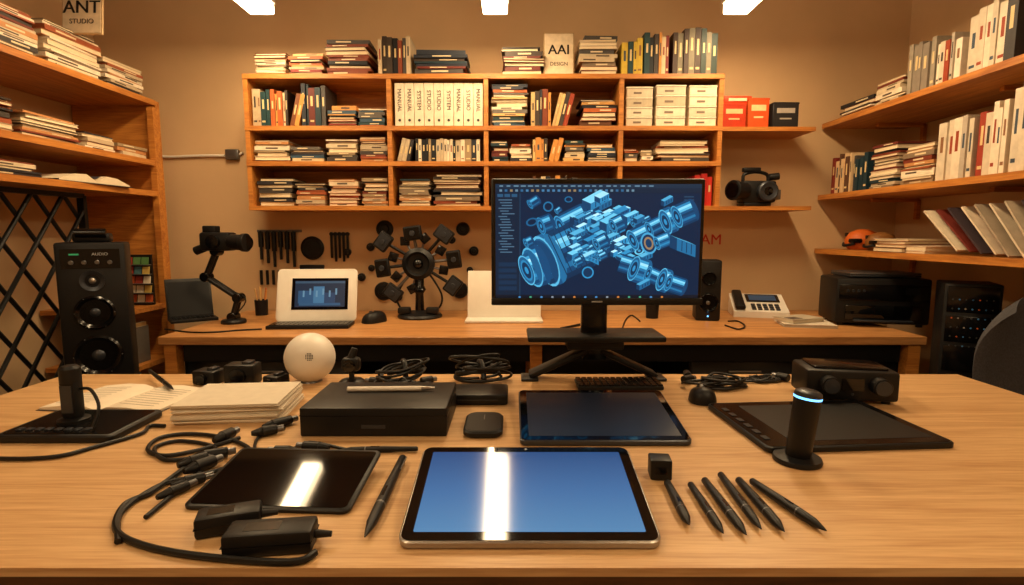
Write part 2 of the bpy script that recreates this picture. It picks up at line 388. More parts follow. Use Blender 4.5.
lrow(zl[1],[('s',1.4,1.7,.1,LIGHT),('s',1.72,2.0,.115,LIGHT+DARK),('s',2.02,2.3,.09,LIGHT),('s',2.32,2.5,.07,LIGHT+DARK),('s',2.52,2.72,.05,LIGHT)])
lrow(zl[2],[('s',1.5,1.8,.05,DARK+LIGHT),('s',1.82,2.1,.05,DARK+LIGHT)])
q=B('open_magazine',(FX-.12,2.35,zl[2]+.0138+.002),(0,0,86))
for s in(-1,1):
    vs=[];fs=[];prof=[(0,.006),(.05,.034),(.11,.03),(.18,.006)]
    for a,h in prof: vs+=[(s*a,-.12,h),(s*a,.12,h)]
    vs+= [(s*a,yy,0.0) for a,h in prof for yy in(-.12,.12)]
    for i in range(3):
        fs+=[(2*i,2*i+1,2*i+3,2*i+2),(8+2*i,8+2*i+2,8+2*i+3,8+2*i+1),(2*i,2*i+2,10+2*i,8+2*i),(2*i+1,9+2*i,11+2*i,2*i+3)]
    q.raw(vs,fs,M_paper,C(216,200,172))
    q.raw([(s*.02,-.1,.0205),(s*.045,-.1,.0345),(s*.045,.1,.0345),(s*.02,.1,.0205)],[(0,1,2,3)],M_vc,C(60,60,66))
q.box((0,0,-.001),(.39,.25,.002),M_vc,C(40,40,44)); q.done()
q=B('round_plaque',(-1.99,2.03,zl[0]+.014+.158))
q.lathe([(.001,0),(.098,0),(.102,.004),(.102,.012),(.098,.016),(.06,.016),(.058,.0165),(.001,.0165)],(0,0,.102),M_blk,n=48,rot=(90,0,0))
q.lathe([(.001,0),(.068,0),(.068,.002),(.001,.002)],(0,-.0165,.102),M_red,n=40,rot=(90,0,0)); q.text('ART',.045,(0,-.02,.102),M_vc,C(240,220,190))
q.box((0,.02,.02),(.08,.06,.04),M_blk,bev=.003); q.done()
sign('framed_sign',wp(84,20,2.32)[0]-.01,2.32,zl[0]+.014+.155,.165,.18,'ANT','STUDIO')
q=B('card_display_rack',(-1.90,2.66,zq[0]+.012))
q.box((0,.04,.125),(.2,.012,.25),M_blk)
for i in range(5):
    for j in range(5):
        q.box((-.08+i*.04,.03-.003*j,.03+j*.047),(.034,.004,.04),M_vc,rnd.choice([C(190,90,50),C(70,110,120),C(200,170,90),C(150,60,50),C(220,210,190),C(80,120,70)]),rot=(-10,0,0))
for j in range(5): q.box((0,.02,.012+j*.047),(.2,.03,.004),M_gray)
q.done()
bb=B('book_row',(-1.98,2.52,zq[1]+.0118)); vbooks(bb,.0,.17,0,0,.15,.2,.15,PAL); bb.done()
bb=B('book_row',(-2.1,2.52,zq[2]+.0118)); hstack(bb,.0,.28,0,0,.15,.2,LIGHT); bb.done()
RX=1.65
zr=[sz(850,117,RX),sz(850,194,RX),sz(850,253,RX)]
b=B('shelving_unit')
for z in zr:
    b.box(((XR+RX)/2-.003,2.06,z),(XR-RX-.008,1.79,.026),M_shelfy)
    for y in(1.4,2.1,2.8):
        b.box((XR-.13,y,z-.023),(.24,.02,.018),M_shelf); b.box((XR-.012,y,z-.07),(.018,.02,.1),M_shelf)
b.done()
def rrow(z,items,name='book_row'):
    bb=B(name,(RX+.025,2.94,z+.0138),(0,0,-90))
    for it in items:
        k,y0,y1,h,pal=it; a=2.94-y1; c=2.94-y0
        if k=='s': hstack(bb,a,c,0,0,h,.27,pal)
        elif k=='b': vbooks(bb,a,c,0,0,h*.86,h,.25,pal,.02,.042)
        else: vbooks(bb,a,c,0,0,h*.8,h,.24,pal)
    return bb.done()
WH=[C(220,206,184),C(204,190,168),C(178,166,150),C(226,212,190),C(150,138,122),C(60,56,56),C(228,214,194)]
rrow(zr[0],[('s',2.60,2.86,.07,DARK+LIGHT),('s',2.40,2.58,.10,LIGHT),('b',2.24,2.38,.21,[C(130,120,108),C(150,140,124)]),('v',2.1,2.22,.19,WARM+WH),('b',1.86,2.08,.24,WH),('s',1.64,1.84,.17,DARK+LIGHT)])
rrow(zr[0],[('s',1.42,1.62,.13,DARK+LIGHT)])
rrow(zr[1],[('v',2.72,2.88,.2,[C(190,50,34),C(210,180,140),C(90,60,44),C(120,40,34)]),('v',2.60,2.71,.19,DARK+WARM),('s',2.40,2.58,.2,LIGHT+DARK),('s',2.2,2.38,.16,LIGHT),('b',2.02,2.18,.25,WH[:5]),('v',1.88,2.0,.27,WH+[C(150,56,40)]),('b',1.66,1.86,.3,[C(120,114,108),C(204,190,170),C(90,86,88),C(214,200,178)]),('b',1.4,1.64,.3,WH)])
rrow(zr[2],[('s',2.32,2.52,.06,LIGHT),('s',2.2,2.31,.03,WH)])
q=B('leaning_magazine_row',(RX+.15,2.2,zr[2]+.0138),(0,0,-90))
for i in range(11):
    q.box((.02+i*.038+.045,0.02*(i%3),.095),(.007,.24,.24),M_vc,[C(210,196,172),C(110,44,36),C(186,172,150),C(60,50,56),C(216,202,178),C(160,56,36),C(160,146,128)][i%7],rot=(0,-50+i*1.5,0))
    q.box((.02+i*.038+.0405,0.02*(i%3),.1),(.001,.16,.08),M_vc,[C(150,100,74),C(190,164,136),C(110,56,44)][i%3],rot=(0,-50+i*1.5,0))
q.done()
def mask(nm,Y,col,s):
    q=B(nm,(RX+.12,Y,zr[2]+.0138))
    q.lathe([(.055*s,0),(.07*s,.02*s),(.072*s,.05*s),(.055*s,.085*s),(.025*s,.1*s),(.001,.103*s)],(0,0,0),M_vc,col,n=28,sc=(1.15,.9,1))
    q.box((-.06*s,-.03*s,.045*s),(.04*s,.07*s,.022*s),M_blkg,bev=.006*s); q.tube([(-.07*s,.04*s,.03*s),(-.09*s,0,.02*s),(-.07*s,-.05*s,.03*s)],.007*s,M_blk)
    q.box((-.05*s,.03*s,.075*s),(.03*s,.03*s,.02*s),M_blk,bev=.004*s)
    q.done()
mask('toy_helmet',2.74,C(190,90,30),1.0); mask('toy_helmet',2.6,C(120,76,34),.85)
# ---------------------------------------------------------------- lattice
b=B('lattice_gate',(-1.92,0,0)); y0,y1,z0,z1=1.0,2.44,.35,zl[2]-.03
step=.15; H=z1-z0
for s in(1,-1):
    for k in range(-10,13):
        ya=y0+k*step; pts=[]; t1=H/1.35
        for t in[t1*i/60 for i in range(61)]:
            y=ya+(t if s>0 else t1-t)
            if y0<=y<=y1: pts.append((y,z0+t*1.35))
        if len(pts)>2:
            p,qv=pts[0],pts[-1]; b.cyl((s*.007,p[0],p[1]),(s*.007,qv[0],qv[1]),.0085,M_blk,n=8)
for z in(z0,z1): b.box((0,(y0+y1)/2,z),(.03,y1-y0,.02),M_blk)
for y in(y0,y1): b.box((0,y,z0/2+z1/2),(.03,.02,H),M_blk)
for y in(y0+.05,y1-.05): b.box((0,y,z0/2),(.03,.03,z0),M_blk)
b.done()
# ---------------------------------------------------------------- speaker + stand cabinet
SX,SY=-1.675,2.17; sw=.22
zb=wp(100,388,2.06)[2]; zt=wp(100,232,2.1)[2]
q=B('speaker_stand_cabinet',(SX,SY,0),(0,0,30)); q.box((0,0,zb/2+.01),(sw+.01,.22,zb-.022),M_blk,bev=.005)
for i in range(2):
    q.box((0,-.112,zb*(.27+.46*i)),(sw-.02,.006,zb*.42),M_blkg,bev=.002); q.cyl((-.04,-.125,zb*(.4+.46*i)),(.04,-.125,zb*(.4+.46*i)),.005,M_gray,n=10)
for s in(-1,1):
    for t in(-1,1): q.cyl((s*.09,t*.07,0),(s*.09,t*.07,.022),.014,M_rub,n=10)
q.done()
def speaker(name,loc,w,d,h,rz,big=True):
    q=B(name,loc,(0,0,rz)); q.box((0,0,h/2),(w,d,h),M_blk,bev=.01)
    f=-d/2
    def drv(z,r):
        q.lathe([(r*1.12,0),(r*1.12,.006),(r,.012),(r*.93,.008),(r*.8,-.002),(r*.35,-.02),(.001,-.02)],(0,f,z),M_blkg,n=36,rot=(90,0,0))
        q.sph((0,f+.006,z),r*.34,M_gray if r<.05 else M_slate,sc=(1,.6,1))
        for a in range(6): q.sph((math.cos(a*1.047)*r*1.05,f-.008,z+math.sin(a*1.047)*r*1.05),r*.04,M_gray,n=8)
    if big:
        drv(h*.22,w*.33); drv(h*.52,w*.27)
        q.lathe([(.04,0),(.04,.008),(.026,.004),(.018,-.01),(.001,-.01)],(0,f,h*.74),M_slate,n=28,rot=(90,0,0)); q.sph((0,f,h*.74),.012,M_silver)
        q.box((0,f-.001,h*.89),(w*.84,.003,.075),M_blkg); q.text('AUDIO',.016,(.03,f-.003,h*.92),M_vc,C(160,160,160)); q.box((-.05,f-.003,h*.92),(.03,.003,.006),M_emit,C(40,110,60))
        for i in range(4): q.cyl((-.06+i*.04,f,h*.865),(-.06+i*.04,f-.012,h*.865),.008,M_gray,n=14)
        q.box((0,0,h+.018),(w*.55,d*.5,.036),M_blk,bev=.01); q.cyl((-.05,-.05,h+.036),(.05,-.05,h+.036),.018,M_blkg)
    else:
        drv(h*.3,w*.36); drv(h*.7,w*.26); q.sph((0,f-.002,h*.08),.004,M_blue,n=8)
    return q.done()
speaker('floor_speaker',(SX,SY,zb),sw,.2,zt-zb-.04,30)
# ---------------------------------------------------------------- back workbench
yb0=dp(500,337)[1]; xbl=wp(157,337,yb0)[0]; xbr=1.71
b=B('workbench',(0,0,0))
b.box(((xbl+xbr)/2,(yb0+YB)/2-.004,DZ-.0175),(xbr-xbl,YB-yb0-.012,.035),M_desk2,bev=.003,seg=1)
for x in(xbl+.04,xbr-.04,.1):
    for y in(yb0+.04,YB-.06): b.box((x,y,(DZ-.035)/2),(.05,.05,DZ-.035),M_shelf)
b.box(((xbl+xbr)/2,yb0+.05,DZ-.075),(xbr-xbl-.16,.02,.075),M_blk)
b.box(((xbl+xbr)/2,YB-.05,.4),(xbr-xbl-.16,.012,.6),M_blk)
b.done()
for u0,u1 in((182,350),(690,800),(815,905)):
    xa_=wp(u0,350,yb0+.1)[0]; xb_=wp(u1,350,yb0+.1)[0]
    q=B('drawer_pedestal',((xa_+xb_)/2,yb0+.36,0)); w=xb_-xa_
    q.box((0,0,.33),(w,.5,.62),M_blk,bev=.004)
    for i in range(3):
        q.box((0,-.253,.13+.2*i),(w-.02,.008,.18),M_slate,bev=.002); q.cyl((-.07,-.268,.18+.2*i),(.07,-.268,.18+.2*i),.005,M_silver,n=10)
    for sx_ in(-1,1):
        q.cyl((sx_*(w/2-.04),-.2,0),(sx_*(w/2-.04),-.2,.03),.02,M_rub,n=12)
        q.cyl((sx_*(w/2-.04),.2,0),(sx_*(w/2-.04),.2,.03),.02,M_rub,n=12)
    q.done()
# ---------------------------------------------------------------- front desk
yf0=dp(500,568)[1]; yf1=1.60; DW=1.35
b=B('desk')
b.box((0,(yf0+yf1)/2,DZ-.006),(2*DW,yf1-yf0,.012),M_desk)
b.box((0,(yf0+yf1)/2,DZ-.027),(2*DW,yf1-yf0,.03),M_edge)
for x in(-DW+.06,DW-.06):
    for y in(yf0+.07,yf1-.07): b.box((x,y,(DZ-.042)/2),(.06,.06,DZ-.042),M_blk)
b.box((0,yf1-.05,DZ-.09),(2*DW-.18,.03,.09),M_edge)
b.done()
Z=DZ+.0006
# ---------------------------------------------------------------- monitor
mx=wp(597.5,242,1.5)[0]; k=1.5/F; mz=wp(597,243,1.5)[2]
q=B('monitor',(mx,1.5,DZ+.0006)); oz=mz-DZ
q.box((0,.014,oz),(.588,.028,.35),M_blk,bev=.006); q.box((0,.035,oz),(.4,.03,.24),M_blk,bev=.012)
q.box((0,-.001,oz+.003),(.576,.004,.336),M_glass)
q.box((0,-.004,oz-.163),(.588,.012,.02),M_blk,bev=.003); q.box((0,-.0105,oz-.163),(.03,.001,.004),M_vc,C(150,150,150))
q.box((0,.045,oz-.19),(.075,.03,.3),M_blkg,bev=.008)
zpl=wp(597,338,1.5)[2]-DZ
q.box((0,.045,zpl),(.385,.15,.016),M_blk,bev=.005); q.box((0,.045,zpl-.02),(.16,.1,.03),M_blk,bev=.005)
for s in(-1,1):
    p0=Vector((s*.02,.06,zpl-.045)); p1=Vector((s*.185,.055,.009)); d=p1-p0
    q.box(tuple((p0+p1)/2),(d.length,.06,.016),M_blk,rot=(0,math.degrees(math.atan2(-d.z,d.x)),0) ,bev=.004)
    q.box((s*.185,.05,.004),(.05,.07,.008),M_blk,bev=.003)
lay=[0]
def S(u,v): return ((u-597.5)*k,(242.5-v)*k+oz)
def poly(pts,col):
    lay[0]+=1; y=-.0032-lay[0]*2.0e-6
    q.raw([(S(a,c_)[0],y,S(a,c_)[1]) for a,c_ in pts],[tuple(range(len(pts)))],M_emit,col)
def rc(u0,v0,u1,v1,col): poly([(u0,v1),(u1,v1),(u1,v0),(u0,v0)],col)
def ell(u,v,a,b_,ang,col,n=20):
    ca,sa=math.cos(ang),math.sin(ang)
    poly([(u+a*math.cos(t)*ca-b_*math.sin(t)*sa,v-(a*math.cos(t)*sa+b_*math.sin(t)*ca)) for t in[2*math.pi*i/n for i in range(n)]],col)
SH=[C(6,22,44),C(14,66,108),C(40,130,180),C(100,190,222),C(196,236,246)]
BG=C(7,30,56)
def shade(t):
    t=max(0,min(.999,t))*4; i=int(t); f=t-i
    return tuple(SH[i][j]*(1-f)+SH[i+1][j]*f for j in range(3))+(1,)
def cy2(p0,p1,r,lo=.1,hi=.8,cap=True,rr=None,hub=None):
    rr=rr or r
    dx,dy=p1[0]-p0[0],p1[1]-p0[1]; L=math.hypot(dx,dy); nx,ny=dy/L,-dx/L
    if ny>0: nx,ny=-nx,-ny
    ang=math.atan2(-(ny),nx)
    ell(p1[0],p1[1],rr,rr*.4,ang,shade(lo+.1)); n=10
    for i in range(n):
        a=-1+2*i/n; c_=a+2/n; m_=(a+c_)/2
        t=lo+(hi-lo)*(math.exp(-((m_-.45)/.3)**2)+.4*math.exp(-((m_+.5)/.25)**2))
        poly([(p0[0]+nx*r*a,p0[1]+ny*r*a),(p0[0]+nx*r*c_,p0[1]+ny*r*c_),(p1[0]+nx*rr*c_,p1[1]+ny*rr*c_),(p1[0]+nx*rr*a,p1[1]+ny*rr*a)],shade(t))
    if cap:
        ell(p0[0],p0[1],r,r*.4,ang,shade(hi*.7)); ell(p0[0],p0[1],r*.9,r*.36,ang,shade(.3)); ell(p0[0],p0[1],r*.7,r*.28,ang,shade(.45)); ell(p0[0],p0[1],r*.55,r*.22,ang,shade(.1)); ell(p0[0],p0[1],r*.24,r*.1,ang,hub or shade(.5))
def bx2(u,v,w,h,d,t=.6,ang=-.5):
    ex=(math.cos(ang)*w,math.sin(ang)*w); ey=(d*.8,d*.35)
    A=(u,v);Bq=(u+ex[0],v+ex[1])
    poly([A,Bq,(Bq[0],Bq[1]-h),(A[0],A[1]-h)],shade(t*.7))
    poly([(A[0],A[1]-h),(Bq[0],Bq[1]-h),(Bq[0]-ey[0],Bq[1]-h-ey[1]),(A[0]-ey[0],A[1]-h-ey[1])],shade(t*1.3))
    poly([A,(A[0],A[1]-h),(A[0]-ey[0],A[1]-h-ey[1]),(A[0]-ey[0],A[1]-ey[1])],shade(t*.3))
    if w>9:
        for i in range(1,4):
            f=i/4; poly([(A[0]+ex[0]*f,A[1]+ex[1]*f-1),(A[0]+ex[0]*f+.8,A[1]+ex[1]*f-1.3),(A[0]+ex[0]*f+.8,A[1]+ex[1]*f-h+.7),(A[0]+ex[0]*f,A[1]+ex[1]*f-h+1)],shade(.08))
rc(496,185,699,299,C(7,24,46)); rc(521,194,699,294.5,BG); rc(496,185,699,189,C(20,40,60)); rc(496,189,699,193.5,C(13,32,52)); rc(496,294.5,699,299,C(10,18,30)); rc(496,194,520,294.5,C(11,30,50)); rc(520,194,520.6,294.5,C(30,64,92))
for i in range(3): rc(498+i*7,194.6,503.5+i*7,197.6,C(34,76,108))
for i in range(20): rc(499+(i%3)*1.6,200+i*2.7,503+(i%3)*1.6+rnd.uniform(4,10),200.9+i*2.7,C(70,102,126))
for i in range(22): rc(500+i*7,186.3,503+i*7+rnd.uniform(0,2),187.6,C(90,120,140))
for i in range(26): rc(500+i*5.2,190.2,502.6+i*5.2,192.4,rnd.choice([C(60,110,150),C(90,120,140),C(40,90,130),C(130,110,80)]))
for i in range(5): rc(499,262+i*6,517,266+i*6,C(15,42,68))
for i in range(14): ell(520+i*11,296.8,1.3,1.1,0,rnd.choice([C(180,110,50),C(60,120,170),C(120,130,140),C(60,140,110)]),8)
for i in range(9): rc(682,197+i*3,682+rnd.uniform(6,14),197.9+i*3,C(36,70,96))
cy2((560,226),(584,214),11); cy2((570,238),(600,222),14)
cy2((580,246),(604,234),23,.05,.66,cap=False)
cy2((553,258),(584,243),25,.06,.8); cy2((546,261),(553,258),27,.25,.92); cy2((540,264),(546,261),23,.1,.76,cap=False); cy2((533,267),(541,264),21,.15,.86); cy2((527,270),(534,267),16,.2,.9)
for i in range(6): 
    ax=558+i*5; ay=255.6-i*2.45; poly([(ax-10,ay-20.5),(ax-9.2,ay-21),(ax+10.6,ay+20),(ax+9.8,ay+20.6)],shade(.08))
r2=random.Random(5)
PTS=[(r2.uniform(572,643),r2.uniform(0,1)) for i in range(120)]
PTS=sorted([(u,208+abs(u-604)*.32+tt*48) for u,tt in PTS],key=lambda p:p[1])
for i,(u,v) in enumerate(PTS):
    if i%8==3: ell(u,v,5,3.8,.4,shade(.72)); ell(u,v,3.4,2.5,.4,shade(.1)); ell(u,v,1.4,1.1,.4,shade(.55))
    elif i%5==2: cy2((u,v),(u+7,v-3.5),r2.uniform(2.5,5),.1,.84)
    else: bx2(u,v,r2.uniform(3,14),r2.uniform(2,6),r2.uniform(3,7),r2.uniform(.3,.72),r2.choice([-.45,-.45,-.45,.45]))
bx2(590,211,20,7,11,.6); bx2(599,204,10,5,7,.66); bx2(606,232,16,8,9,.55)
cy2((612,226),(622,221),8,.1,.85); cy2((596,244),(606,239),7,.1,.85)
cy2((632,240),(648,232),11,.1,.85); cy2((648,229),(664,221),8); cy2((664,222),(671,219),13,.2,.9); cy2((671,219),(676,216.5),9,.1,.66,cap=False); cy2((675,217),(691,210),11.5,.1,.82)
cy2((620,262),(636,267),9,.1,.8,cap=False); cy2((634,268),(646,272),13,.2,.86); cy2((648,273),(662,279),8,.1,.8); cy2((662,279),(668,281),12,.2,.9); cy2((669,282),(684,287),9,.1,.8)
ell(648,243,8,11,.3,shade(.56)); ell(648,243,6.4,9,.3,shade(.1)); ell(648,243,4.6,6.6,.3,C(140,112,84)); ell(648,243,3,4.4,.3,shade(.15)); cy2((656,243),(668,238),7,.2,.86)
cy2((526,243),(532,240),5,.1,.75); cy2((541,226),(551,222),9,.1,.7); ell(588,272,6,6,0,shade(.5)); ell(588,272,4.6,4.6,0,shade(.1)); ell(548,207,5,5,0,shade(.36)); ell(548,207,3.6,3.6,0,BG)
bx2(676,250,20,12,9,.5,.35); cy2((530,205),(538,200),5,.1,.66); bx2(662,207,10,5,4,.46); ell(568,200,4,3,0,shade(.34)); ell(568,200,2.7,2,0,BG); cy2((556,212),(560,209),3)
bx2(640,290,12,5,4,.44); ell(532,222,6,4,.3,shade(.3)); ell(532,222,4.2,2.6,.3,BG)
q.done()
q=B('keyboard',((dp(615,382)[0]),1.47,Z)); q.box((0,0,.006),(.235,.085,.012),M_blk,bev=.004)
for i in range(14):
    for j in range(5): q.box((-.108+i*.0166,-.034+j*.0168,.0135),(.014,.0138,.005),M_blkg,bev=.0015,seg=1)
q.done()
# ---------------------------------------------------------------- tablets
def corner_tablet(name,u0,u1,vn,L,tilt,rz,body,scr,bez=.02,th=.011,r=.014,prop=True,camdot=True):
    pn=dp((u0+u1)/2,vn,DZ+th*.6); w=(dp(u1,vn,DZ+th*.6)[0]-dp(u0,vn,DZ+th*.6)[0])
    q=B(name,(pn[0],pn[1],Z),(0,0,rz)); R=RM((tilt,0,0)); q.M=R
    q.prism(rrect(w,L,r,cy=L/2),0,th,body,b=.002)
    q.prism(rrect(w-.006,L-.006,r*.85,cy=L/2),th,th+.0008,M_glass)
    if scr: q.prism(rrect(w-2*bez,L-2*bez,.002,cy=L/2),th+.0008,th+.0012,scr)
    if camdot: q.lathe([(.003,0),(.003,.0004),(.001,.0005)],(0,L-bez/2,th+.0008),M_slate,n=12)
    q.M=Matrix.Identity(4)
    if prop and tilt:
        h=L*.88*math.sin(rad(tilt)); yy=L*.88*math.cos(rad(tilt))
        q.box((0,yy,h/2-.001),(w*.4,.006,max(h-.002,.004)),body); q.box((0,yy-.02,.002),(w*.4,.05,.004),body)
    return q.done(),w
S1=screenmat('tablet_display',[(0,C(100,156,204)),(.45,C(76,126,182)),(1,C(46,82,138))],.8,(.0,.23),.09)
corner_tablet('display_tablet',397,663,545,.238,9,0,M_silver,S1,.019,.012,.016)
S2=screenmat('tablet_display_dim',[(0,C(16,24,34)),(1,C(8,12,18))],.5,(.0,.25),.3)
corner_tablet('pen_tablet',520,693,443,.25,7,0,M_slate,S2,.018,.012,.012)
pA=Vector(dp(180,512)); pB=Vector(dp(350,514)); 
w=(pB-pA).length; ang=math.degrees(math.atan2((pB-pA).y,(pB-pA).x))
q=B('pen_tablet',((pA.x+pB.x)/2,(pA.y+pB.y)/2,Z),(0,0,ang-2)); q.M=RM((8,0,0)); L=.175
q.prism(rrect(w,L,.012,cy=L/2),0,.007,M_blk,b=.0015); q.prism(rrect(w-.014,L-.014,.008,cy=L/2),.007,.0076,M_glass)
q.M=Matrix.Identity(4); q.box((0,L*.9,.011),(w*.5,.008,.022),M_blk); q.done()
P=[Vector(dp(*p)) for p in((752,457),(937,455),(870,400),(713,398))]
cxy=sum(P,Vector((0,0)))/4
q=B('drawing_tablet',(cxy.x+.0,cxy.y-.018,Z),(0,0,4)); L=.28
q.prism(rrect(.39,L,.014),0,.012,M_blk,b=.002); q.prism(rrect(.38,L-.012,.01),.012,.0126,M_blkg)
q.prism(rrect(.30,L-.06,.003,cx=.02),.0126,.0129,M_blk)
for i in range(6): q.box((-.173,-.09+i*.035,.0133),(.012,.02,.0015),M_blk,bev=.0005,seg=1)
q.done()
pA=dp(300,437); pB=dp(447,437); w=pB[0]-pA[0]
q=B('equipment_case',((pA[0]+pB[0])/2,pA[1]+.1,Z)); h=.062
q.box((0,0,h/2),(w,.2,h),M_blk,bev=.004); q.box((0,0,h*.72),(w+.001,.201,.0015),M_blkg)
q.box((0,-.1005,h*.35),(.05,.001,.008),M_slate); q.done()
q=B('stylus',((pA[0]+pB[0])/2+.012,pA[1]+.12,Z+h+.0065),(0,0,2)); q.cyl((-.1,0,0),(.07,0,0),.0055,M_white); q.cyl((.07,0,0),(.1,0,0),.0055,M_silver,r1=.0025); q.done()
def mouse(name,u,v,L,w,h,rz=0,m=M_blk,z=Z):
    x,y=dp(u,v); q=B(name,(x,y,z),(0,0,rz)); vs=[];fs=[];n=28;K=8
    for kk in range(K+1):
        t=kk/K; zz=h*math.sin(t*math.pi/2); sc=math.cos(t*math.pi/2)**.55 if kk<K else 0.001
        for i in range(n):
            a=2*math.pi*i/n; ca,sa=math.cos(a),math.sin(a); sg=lambda x:(abs(x)**.8)*(1 if x>=0 else -1)
            vs.append((w/2*sg(ca)*sc*(1-.06*sa),L/2*sg(sa)*sc-.06*L*t,zz*(1-.12*sa*t)))
    for kk in range(K):
        for i in range(n):
            j=(i+1)%n; fs.append((kk*n+i,kk*n+j,(kk+1)*n+j,(kk+1)*n+i))
    fs.append(tuple(range(n-1,-1,-1))); fs.append(tuple(K*n+i for i in range(n)))
    q.raw(vs,fs,m,W1,True); q.box((0,L*.18,h*.86),(w*.06,L*.35,h*.08),M_blkg,rot=(-8,0,0)); q.cyl((-.004,L*.2,h*.86),(.004,L*.2,h*.86),h*.2,M_gray,n=14)
    return q.done()
q=B('touch_remote',dp(484,428)+(Z,)); q.prism(rrect(.084,.13,.024,n=8),0,.015,M_blk,b=.004); q.prism(rrect(.07,.115,.02,n=8),.015,.0155,M_blk); q.box((0,.025,.0157),(.002,.03,.0006),M_gray); q.done()
mouse('computer_mouse',702,401,.085,.066,.036,-8)
mouse('computer_mouse',374,322,.09,.13,.05,60)
x,y=dp(797,461)
q=B('desk_microphone',(x,y,Z)); q.lathe([(.001,0),(.042,0),(.043,.004),(.041,.009),(.02,.012),(.001,.012)],(0,0,0),M_blk,n=40)
q.M=RM((0,6,0)); q.lathe([(.019,.006),(.022,.012),(.0235,.116),(.024,.122)],(0,0,0),M_blk,n=36); q.lathe([(.024,.122),(.0242,.124),(.024,.126)],(0,0,0),M_blue,n=36); q.lathe([(.024,.126),(.023,.133),(.017,.137),(.001,.138)],(0,0,0),M_slate,n=36)
q.done()
xa,ya=dp(812,409); xb,_=dp(900,409)
q=B('audio_interface',((xa+xb)/2+.022,ya+.095,Z),(0,0,-10)); w=xb-xa
q.box((0,0,.046),(w,.12,.076),M_blk,bev=.008); q.box((0,0,.087),(w*.8,.09,.008),M_blkg,bev=.003)
for s in(-1,1):
    q.cyl((s*w*.27,-.058,.05),(s*w*.27,-.086,.05),.022,M_blk,n=32); q.lathe([(.018,0),(.018,.003),(.001,.004)],(s*w*.27,-.086,.05),M_slate,n=28,rot=(90,0,0)); q.cyl((s*w*.4,-.04,0),(s*w*.4,-.04,.01),.01,M_rub); q.cyl((s*w*.4,.04,0),(s*w*.4,.04,.01),.01,M_rub)
q.box((0,-.061,.05),(.05,.003,.03),M_glass); q.lathe([(.004,0),(.003,.002)],(0,-.061,.025),M_slate,n=10,rot=(90,0,0)); q.done()
x,y=dp(662,481); q=B('power_adapter',(x,y+.016,Z),(0,0,-6)); q.box((0,0,.0185),(.037,.035,.036),M_blk,bev=.003); q.box((0,-.0178,.018),(.02,.001,.012),M_blkg); q.box((0,.02,.018),(.012,.01,.01),M_gray); q.done()
def pen(name,a,b_,r=.0055,m=M_blk,clip=False,z=Z):
    A=Vector(dp(*a)); Bq=Vector(dp(*b_)); d=Bq-A; L=d.length
    q=B(name,(A.x,A.y,z+r),(0,0,math.degrees(math.atan2(d.y,d.x))))
    M=RM((0,90,0))
    q.lathe([(r*.55,0),(r*.8,.003),(r*.85,L*.2),(r*.98,L*.45),(r,L*.7),(r*.9,L*.86),(r*.35,L*.965),(r*.12,L)],m=m,n=20,M=M)
    q.lathe([(r*.93,L*.66),(r*1.01,L*.665),(r*1.01,L*.68),(r*.93,L*.685)],m=M_gray,n=20,M=M)
    q.box((L*.55,0,r*.95),(L*.12,r*.5,.0012),M_blkg,bev=.0004,seg=1)
    if clip: q.box((L*.12,r*.9,r*.3),(L*.2,.002,.003),M_gray)
    q.done()
for a,b_,r in(((667,487),(689,530),.0078),((690,488),(723,538),.0068),((704,484),(746,540),.0074),((720,478),(761,534),.007),((738,484),(784,537),.0078),((751,485),(826,536),.0074)): pen('stylus',a,b_,r)
pen('stylus',(403,462),(365,543),.0085,clip=True)
pen('stylus',(418,452),(340,453),.006)
pen('pen',(150,378),(174,398),.006,z=Z+.016)
def brick(u,v,w,d,h,rz):
    x,y=dp(u,v); q=B('power_adapter',(x,y,Z),(0,0,rz)); q.box((0,0,h/2),(w,d,h),M_blk,bev=.005); q.box((0,0,h*.5),(w+.0008,d+.0008,.0012),M_blkg)
    q.cyl((w/2,0,h*.5),(w/2+.022,0,h*.45),.006,M_rub,r1=.004); q.box((-.01,0,h+.0001),(w*.4,d*.5,.0006),M_blkg); q.done()
brick(230,529,.085,.04,.03,20); brick(272,548,.115,.046,.032,7)
# ---------------------------------------------------------------- cables
def cable(name,pts,r=.0042,extras=()):
    q=B(name); P=[]
    for i,p in enumerate(pts):
        z=(p[2] if len(p)>2 else 0); x,y=dp(p[0],p[1]); P.append((x,y,Z+r+z))
    o=P[0]; q.loc=o; q.M=Matrix.Translation((-o[0],-o[1],-o[2]))
    q.tube(P,r,M_rub,n=8)
    for e in extras:
        (u,v),a,L,rr=e[:4]; x,y=dp(u,v); d=Vector((math.cos(rad(a)),math.sin(rad(a)),0)); p=Vector((x,y,Z+rr))
        q.cyl(p,p+d*L,rr,M_blk,r1=rr*.9,n=14); q.cyl(p+d*L,p+d*(L+.014),rr*.6,M_gray,n=12); q.cyl(p-d*.02,p,rr*.5,M_blk,r1=rr*.9,n=12)
    return q.done()
cable('power_cable',[(316,556),(290,566),(200,560),(140,548),(116,532),(125,508),(150,496),(170,482),(186,470)],.0048,extras=[((190,468),50,.03,.011)])
cable('power_cable',[(118,545),(122,515),(160,488),(200,478),(236,466),(250,452),(225,440),(190,436),(160,440),(148,452),(165,458),(200,452),(240,440)],.0042,extras=[((196,474),60,.035,.012),((204,462),30,.04,.011),((222,443),75,.03,.012)])
cable('power_cable',[(146,520),(170,500),(205,470),(215,450),(180,443),(155,450),(165,462),(195,460)],.004,extras=[((170,498),62,.03,.009),((185,488),40,.03,.01)])
cable('power_cable',[(345,451),(310,444),(290,452),(270,458),(255,450),(262,436),(285,430)],.0032,extras=[((320,452),170,.035,.010),((290,456),175,.03,.010),((272,430),50,.045,.011),((262,437),35,.03,.011)])
